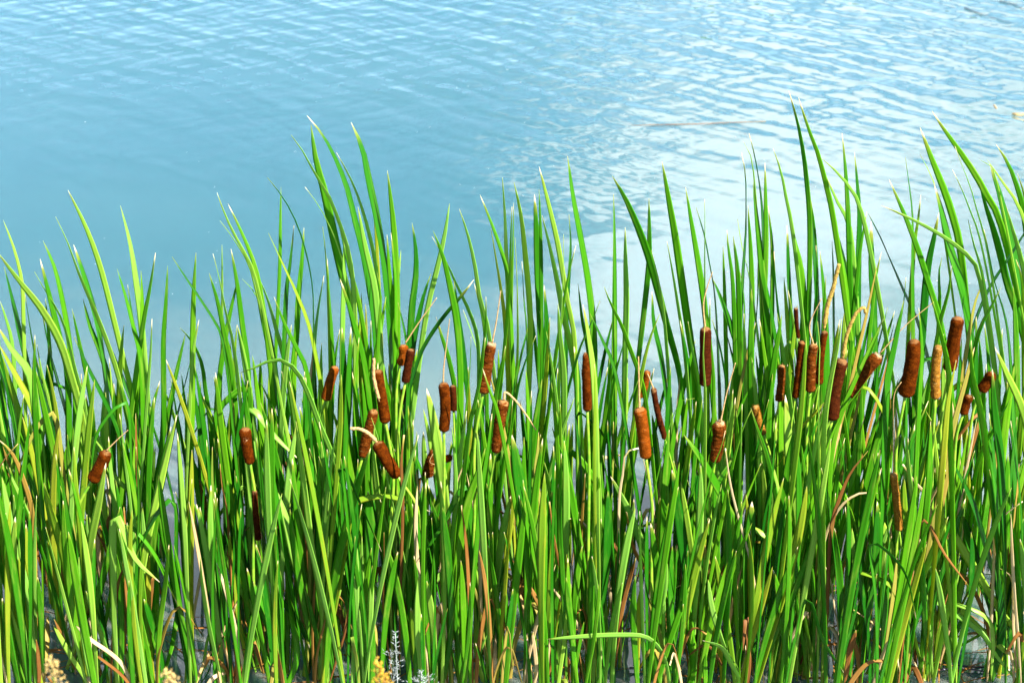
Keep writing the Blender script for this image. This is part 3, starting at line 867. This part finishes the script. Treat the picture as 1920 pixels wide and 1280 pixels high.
for p in plants:
    r = random.Random(int(p['x'] * 13 + p['Y'] * 977)); Y = p['Y']; py0 = basepy(Y); base = at(p['x'], py0, Y); base.z = 0
    has = p['head'] is not None
    root = thing('cattail' if has else 'cattail_shoot', 'x', 'cattail', base); p['root'] = root; tips = []; ks = []
    for T in p['leaves']:
        n = len(T['P']); yt = T['P'][0][1]; dy = r.uniform(-.10, .14); pts = []
        bx = p['x'] + r.uniform(-16, 16); b = at(bx, py0, Y + r.uniform(-.02, .02)); b.z = -.04
        for (x, y) in T['P']:
            s = max(0., min(1., (py0 - y) / max(60., py0 - yt)))
            # leaves traced in front of / behind the plant keep their own distance higher up
            yy = Y + (T['Y'] - Y) * min(1, s * 1.3) + dy * s ** 1.5
            pts.append(at(x, y, yy))
        P = [b] + pts[::-1]
        lo = P[1]; d = lo - b
        if d.length > .35: P.insert(1, b + Vector((d.x * .33, d.y * .4, d.z * .38)))
        k = T['k']; a, c = PHI[k]; phi = r.uniform(a, c); dist = (pts[0] - cam.location).length
        w = T['w'] * K * dist * (.78 if k in 'tb' else .9) / max(.62, math.cos(phi))
        nm = 'dead_leaf' if k in 'tb' else 'leaf'
        ribbon(nm, P, w, MATS[k], root, phi=phi, twist=r.uniform(-.8, .8) if r.random() < .6 else r.choice((-1, 1)) * r.uniform(1.3, 2.4), taper=r.uniform(.18, .28), torn=k in 'tb' and r.random() < .5, basew=r.uniform(.42, .6))
        tips.append(T['P'][0]); ks.append(k)
    made = 0; tries = 0
    while made < p['fill'] and tries < 30:
        tries += 1
        e = env(p['x']); front = max(0, min(1, (4.5 - Y) / .55))
        yt = e - 10 + r.uniform(0, 240) + front * r.uniform(100, 340)
        if r.random() < .25 and front < .5: yt -= r.uniform(30, 130)
        if yt > 1230: yt = 1230
        topz = at(p['x'], yt, Y).z; lean = r.gauss(.02, .085) - .02; dyl = r.uniform(-.08, .1)
        b = base + Vector((r.uniform(-.025, .025), r.uniform(-.02, .02), -.04)); cur = r.uniform(-.07, .07)
        P = [b]
        for q in (.3, .6, .85, 1.): P.append(Vector((b.x + topz * (lean * q + cur * q * q * q) , b.y + dyl * q, topz * q)))
        droop = r.random() < .008
        if droop:
            s_ = r.choice((-1, 1)); P[-1] = P[-2] + Vector((s_ * .10, 0, .03)); P.append(P[-1] + Vector((s_ * .12, -.03, -.03)))
        if not droop and r.random() < .05:   # snapped over
            s_ = r.choice((-1, 1)); kn = P[3]; P = P[:3] + [kn, kn + Vector((s_ * .012, -.01, .004)), kn + Vector((s_ * r.uniform(.05, .1), -.03, -r.uniform(.03, .12))), kn + Vector((s_ * r.uniform(.1, .15), -.05, -r.uniform(.14, .25)))]
        if hides([P[i].lerp(P[i + 1], f) for i in range(len(P) - 1) for f in (0, .25, .5, .75)] + [P[-1]], Y) and r.random() > .06: continue
        k = pick(r, (('g', 36), ('d', 25), ('l', 24), ('y', 12), ('w', 2), ('t', 3), ('b', .8)))
        a, c = PHI[k]; phi = r.uniform(a, c)
        ribbon('dead_leaf' if k in 'tb' else 'leaf', P, r.uniform(.0115, .0235) * (.6 if k in 'tbw' else 1), MATS[k], root, phi=phi, twist=r.uniform(-1.1, 1.1), taper=r.uniform(.2, .32), basew=r.uniform(.42, .65))
        made += 1; tips.append(proj(P[-1])); ks.append(k)
    # short dead leaves round the foot
    for q in range(r.randint(0, 2)):
        b = base + Vector((r.uniform(-.03, .03), r.uniform(-.03, .03), -.02)); h_ = r.uniform(.1, .38); ln = r.uniform(-.35, .35)
        P = [b, b + Vector((ln * h_ * .3, r.uniform(-.02, .02), h_ * .6)), b + Vector((ln * h_, r.uniform(-.05, .05), h_)), b + Vector((ln * h_ * 1.6, r.uniform(-.08, .05), h_ * r.uniform(.5, 1.05)))]
        ribbon('dead_leaf', P, r.uniform(.008, .018), MATS[r.choice('tbbw')], root, phi=r.uniform(-.9, .9), twist=r.uniform(-2, 2), n=20, torn=r.random() < .5)
    p['tips'] = tips; p['ks'] = ks
    if has:
        (xt, yt), (xb, yb), w, mat, spk, sw, hy = HD[p['head']][:7]
        top, bot = at(xt, yt, hy), at(xb, yb, hy); dist = (top - cam.location).length; rad = w * .46 * K * dist
        ax = (top - bot).normalized(); L = (top - bot).length
        b = base.copy(); b.z = -.04; mid = b.lerp(bot, .55) + Vector(((bot.x - b.x) * -.05, 0, 0))
        pre = bot - ax * min(.16, L)
        if xt > xb + 18 and abs(yb - yt) < 40: pre = bot - ax * .03 + Vector((0, 0, -.03))
        sr = .0044 if w > 15 else .003
        tube('stem', [b, mid, pre, bot + ax * .01], lambda v: sr * (1.25 - .35 * v), M_STEM, root, n=26, seg=8)
        pinch = .92 + .08 * r.random(); seed = r.uniform(0, 50); ragged = mat in (M_HS, M_HG)
        def prof(v, rad=rad, L=L, seed=seed, ragged=ragged, tp=r.uniform(-.12, .10)):
            e = min(v * L, (1 - v) * L) / (rad * (.9 if v > .5 else .7)); k = 1. if e >= 1 else math.sqrt(max(0., 1 - (1 - e) ** 2))
            if p['head'] == 16: k *= min(1., .42 + 1.6 * (1 - v))
            k = max(k, .16) * (1 + tp * (v - .5) * 2)
            return rad * k * (1 + .10 * noise.noise((v * 4, seed, 0)) + (.07 if ragged else .02) * noise.noise((v * 28, seed, 3)))
        off = Vector((r.uniform(-1, 1), r.uniform(-.5, .5), 0)) * rad * .35
        hd = tube('seed_head', [bot, bot.lerp(top, .35) + off, bot.lerp(top, .7) + off, top], prof, mat, root, n=56, seg=26, bump=.13 if ragged else .05, bs=110, tufts=650, tl=.0045 if ragged else .0028)
        if p['head'] in (1, 11, 21, 29):       # worn patch of loose pale fluff
            fa, fb = ((.62, .86) if p['head'] == 1 else (.94, 1.0)); sd_ = Vector((.0, -rad * .55, 0)) if p['head'] == 1 else Vector((0, 0, 0))
            tube('fluff_patch', [bot.lerp(top, fa) + sd_, bot.lerp(top, (fa + fb) / 2) + sd_ + off * .3, bot.lerp(top, fb) + sd_], lambda v: rad * (.50 if p['head'] == 1 else .72) * max(.15, math.sqrt(max(0, 1 - (2 * v - 1) ** 2))), M_FLUFF, hd, n=14, seg=12, bump=.35, bs=260, tufts=160, tl=.004)
        if spk:
            Pp = [at(x, y, hy - (.012 if p['head'] in (4, 14) else 0)) for x, y in spk]
            if len(Pp) == 2: Pp.insert(1, Pp[0].lerp(Pp[1], .5))
            sr2 = sw * K * dist; thick = sw > 3
            tube('spike', Pp, lambda v: sr2 * (1.1 - (.25 if thick else .55) * v) * (.6 if thick and v < .06 else 1), M_SPIKEG if p['head'] in (27, 28) else M_SPIKE, hd, n=34, seg=8, bump=.5 if thick else .25, bs=170)
# ---------------------------------------------------------------- labels
TRAIT = dict(l='pale green', g='bright green', d='deep green', y='yellowish green', w='browning', t='straw coloured', b='brown edged')
used = {}
def lead(p):
    ks = [k for k in p['ks'] if k in 'lgdyw'] or ['g']; return max(set(ks), key=ks.count)
cand = []
for p in plants:
    if p['head'] is not None:
        h = HD[p['head']]; p['root']['label'] = 'cattail bearing the ' + h[7]
        p['root']['group'] = 'cattails with brown seed heads'; continue
    p['root']['group'] = 'leafy cattail shoots without heads'
    if not p['tips']: p['tips'] = [(p['x'], 1200)]
    tip = min(p['tips'], key=lambda q: q[1]); near = sorted(HD, key=lambda h: abs(h[0][0] - tip[0]) + .35 * abs(h[0][1] - tip[1]))[0]
    dx, dy = tip[0] - near[0][0], tip[1] - near[0][1]
    rel = ('rising above' if dy < -60 else 'just beside') if abs(dx) < 22 else ('up left of' if dx < 0 and dy < -60 else 'up right of' if dx > 0 and dy < -60 else 'down left of' if dx < 0 and dy > 60 else 'down right of' if dx > 0 and dy > 60 else 'left of' if dx < 0 else 'right of')
    row = 'back-row' if p['Y'] > 4.5 else 'mid-row' if p['Y'] > 4.2 else 'front-row'
    cand.append((p, near[8], rel, row, tip))
byk = {}
for c in cand: byk.setdefault((TRAIT[lead(c[0])], c[2], c[1]), []).append(c)
for (tr, rel, nm), cs in byk.items():
    rows = {}
    for c in cs: rows.setdefault(c[3], []).append(c)
    for row, cc in rows.items():
        cc.sort(key=lambda c: c[4][1])
        for i, c in enumerate(cc):
            q = '' if len(cc) == 1 else 'taller ' if i == 0 and len(cc) == 2 else 'shorter ' if len(cc) == 2 else ('tallest ', 'second tallest ', 'third tallest ', 'fourth tallest ', 'fifth tallest ', 'sixth tallest ', 'seventh tallest ', 'eighth tallest ', 'ninth tallest ', 'tenth tallest ')[min(i, 9)]
            c[0]['root']['label'] = f'{q}{tr} {row} shoot {rel} {nm}' if len(cs) > 1 else f'{tr} shoot with tips {rel} {nm}'
# ---------------------------------------------------------------- foreground weeds on the bank
def weed(name, label, cat, pts, Y, mat, kind):
    b = at(pts[0][0], pts[0][1], Y); zb = 1.03 - .53 * (Y - 1.6) - .06 if Y > 1.6 else .98
    root = thing(name, label, cat, (b.x, Y, zb)); r = random.Random(int(pts[0][0]))
    top = at(pts[1][0], pts[1][1], Y); foot = Vector((b.x, Y, zb - .02))
    tube('stem', [foot, foot.lerp(top, .5) + Vector((.006, 0, 0)), top], lambda v: .0022 * (1.2 - .8 * v), mat if kind == 'wh' else M_STEM, root, n=14, seg=6)
    V, F = [], []
    def leafl(c, d, L, wd):
        n_ = Vector((r.uniform(-1, 1), r.uniform(-1, 1), r.uniform(-1, 1))).normalized(); s = d.cross(n_).normalized(); u = s.cross(d)
        i0 = len(V); V.extend([c - root.location, c + d * L * .45 + s * wd - root.location, c + d * L - root.location, c + d * L * .45 - s * wd - root.location, c + d * L * .45 + u * wd * .6 - root.location])
        F.extend([(i0, i0 + 1, i0 + 4), (i0 + 1, i0 + 2, i0 + 4), (i0 + 2, i0 + 3, i0 + 4), (i0 + 3, i0, i0 + 4), (i0, i0 + 3, i0 + 2, i0 + 1)])
    if kind == 'wh':
        H = top - b
        for i in range(46):
            f = r.uniform(0, 1) ** .8; c = b + H * f; az = r.uniform(0, 6.28); d = Vector((math.cos(az), math.sin(az) * .7, r.uniform(.3, .9))).normalized()
            leafl(c, d, .020 * (1.15 - f * .6), .0013)
            if i % 3 == 0 and f < .72:
                L = r.uniform(.03, .055) * (1.1 - f)
                for q in range(7):
                    cc = c + d * L * q / 6; d2 = (d + Vector((r.uniform(-1, 1), r.uniform(-1, 1), r.uniform(-.3, 1)))).normalized(); leafl(cc, d2, .012, .0010)
        mesh_obj('foliage', V, F, mat, root)
    else:
        H = top - b
        for i in range(110):
            f = r.random(); c = b + H * f + Vector((r.gauss(0, .006), r.gauss(0, .006), r.gauss(0, .004))) * (1.4 - f); d = Vector((r.uniform(-1, 1), r.uniform(-1, 1), r.uniform(-.2, 1))).normalized()
            leafl(c, d, .008, .0024)
        mesh_obj('flower_cluster', V, F, mat, root)
weed('wild_sagebrush', 'silvery white feathery weed in front of the reeds at the bottom edge', 'weed', ((738, 1290), (741, 1184)), 3.35, M_WHITE, 'wh')
weed('wild_sagebrush', 'tiny silvery sprig just right of the larger silvery weed', 'weed', ((785, 1300), (790, 1258)), 3.3, M_WHITE, 'wh')
weed('wildflower', 'blurred golden yellow flower spike left of the silvery weed', 'flower', ((722, 1300), (706, 1236)), 2.2, M_YEL, 'fl')
weed('wildflower', 'blurred cream flower bud near the bottom left corner', 'flower', ((110, 1295), (94, 1236)), 2.2, M_CREAM, 'fl')
weed('wildflower', 'blurred peach flower at the bottom edge below the split head', 'flower', ((330, 1300), (312, 1258)), 2.2, M_CREAM, 'fl')
# ---------------------------------------------------------------- things afloat
def strip_on_water(name, pts, wpx, mat, label=None, cat=None, z=.004, wav=0):
    P = [onwater(x, y, z) for x, y in pts]
    if len(P) == 2: P.insert(1, P[0].lerp(P[1], .5) + Vector((0, .01, 0)))
    w = wpx * K * (P[0] - cam.location).length
    o = ribbon(name, P, w, mat, None, phi=0, twist=.3, n=24, taper=.3, cup=.05)
    if label: tag(o, label, cat)
    return o
strip_on_water('floating_reed', [(1436, 228), (1390, 229), (1320, 232), (1180, 235)], 1.4, M_B, 'long thin dry reed blade floating on open water', 'reed blade')
strip_on_water('floating_leaf', [(1922, 214), (1908, 215), (1897, 213)], 5, M_T, 'pale straw leaf floating at the right edge', 'leaf')
strip_on_water('floating_leaf', [(1864, 197), (1869, 204)], 3.5, M_T, 'tiny brown leaf floating left of the pale straw leaf', 'leaf')
strip_on_water('floating_leaf', [(1745, 1040), (1790, 1065), (1830, 1092)], 8, M_T, 'upper straw leaf afloat in the gap at lower right', 'leaf')
strip_on_water('floating_leaf', [(1745, 1060), (1780, 1078), (1826, 1100)], 7, M_B, 'brown leaf afloat under the upper straw leaf in the gap', 'leaf')
strip_on_water('floating_leaf', [(1800, 1178), (1775, 1186), (1745, 1196)], 7, M_Y, 'yellow leaf afloat in the lower right gap', 'leaf')
strip_on_water('floating_leaf', [(1085, 838), (1110, 858), (1170, 852)], 5, M_T, 'straw leaf afloat behind the bright orange brown head', 'leaf')
TW = [((1745, 1236), (1830, 1250), (1925, 1240)), ((1720, 1262), (1800, 1252), (1870, 1262)), ((1180, 1252), (1230, 1247), (1270, 1240))]
TL = ['upper wet dark twig lying in the bottom right corner', 'lower wet dark twig lying in the bottom right corner', 'wet dark twig on the water at the bottom centre gap']
for tw, tl in zip(TW, TL):
    tag(tube('twig', [onwater(x, y, .012) for x, y in tw], lambda v: .0035 * (1.2 - .6 * v), M_TWIG, None, n=20, seg=6, bump=.5, bs=90), tl, 'twig')
for tw, tl in ((((1808, 15), (1850, 30), (1896, 43)), 'lower thin dark streak added for a reflection in the top right corner'), (((1874, 2), (1900, 8), (1921, 18)), 'upper thin dark streak added for a reflection in the top right corner')):
    tag(tube('twig', [onwater(x, y, .006) for x, y in tw], lambda v: .0032 * (1.2 - .8 * v), M_TWIG, None, n=20, seg=6, bump=.5, bs=60), tl, 'twig')  # thin dark tubes added in place of green reflections on the water
# matted reed litter at the waterline and specks of fluff: nobody could count them
rl = random.Random(5); V, F, U = [], [], []
for i in range(230):
    Y = rl.uniform(3.75, 4.36) if rl.random() < .8 else rl.uniform(4.36, 4.7); x = rl.uniform(-1.6, 1.6); L = rl.uniform(.06, .3); a = rl.gauss(0, .5) + (math.pi / 2 if rl.random() < .25 else 0); w = rl.uniform(.003, .009); z0 = rl.uniform(.004, .03); dz = rl.uniform(-.03, .1) if Y < 4.2 else 0
    d = Vector((math.cos(a), math.sin(a), dz)); s = Vector((-math.sin(a), math.cos(a), rl.uniform(-.5, .5))) * w
    c = Vector((x, Y, z0)); i0 = len(V); bend = Vector((0, 0, .02 * rl.random()))
    for k in range(5):
        q = c + d * (L * (k / 4 - .5)) + bend * math.sin(math.pi * k / 4); t_ = 1 - abs(k / 4 - .5) * 1.2
        q.z = max(q.z, .003); V += [q + s * t_ * .5, q + Vector((0, 0, .0012)), q - s * t_ * .5]; U += [(0, k / 5), (.5, k / 5), (1, k / 5)]
    for k in range(4):
        b0 = i0 + k * 3; F += [(b0, b0 + 1, b0 + 4, b0 + 3), (b0 + 1, b0 + 2, b0 + 5, b0 + 4)]
tag(mesh_obj('reed_litter', V, F, M_B, None, U), 'matted dead reed scraps at the waterline', 'reed litter', kind='stuff')
V, F = [], []
for i in range(150):
    px, py = rl.uniform(0, 1920), rl.uniform(120, 1100) ; c = onwater(px, py, .003); r_ = rl.uniform(.0008, .0020) * (1.6 if rl.random() < .1 else 1)
    i0 = len(V); a0 = rl.uniform(0, 6); st = rl.uniform(1, 2.6)
    for k in range(6): V.append(c + Vector((math.cos(a0 + k) * r_ * st, math.sin(a0 + k) * r_, rl.uniform(-.0003, .0008))))
    V.append(c + Vector((0, 0, .0018))); F += [(i0 + k, i0 + (k + 1) % 6, i0 + 6) for k in range(6)]
tag(mesh_obj('seed_fluff', V, F, M_FLOAT), 'tiny white specks of seed fluff drifting on the water', 'seed fluff', kind='stuff')
print('plants', len(plants), 'traces', len(TR), 'objects', len(bpy.data.objects))
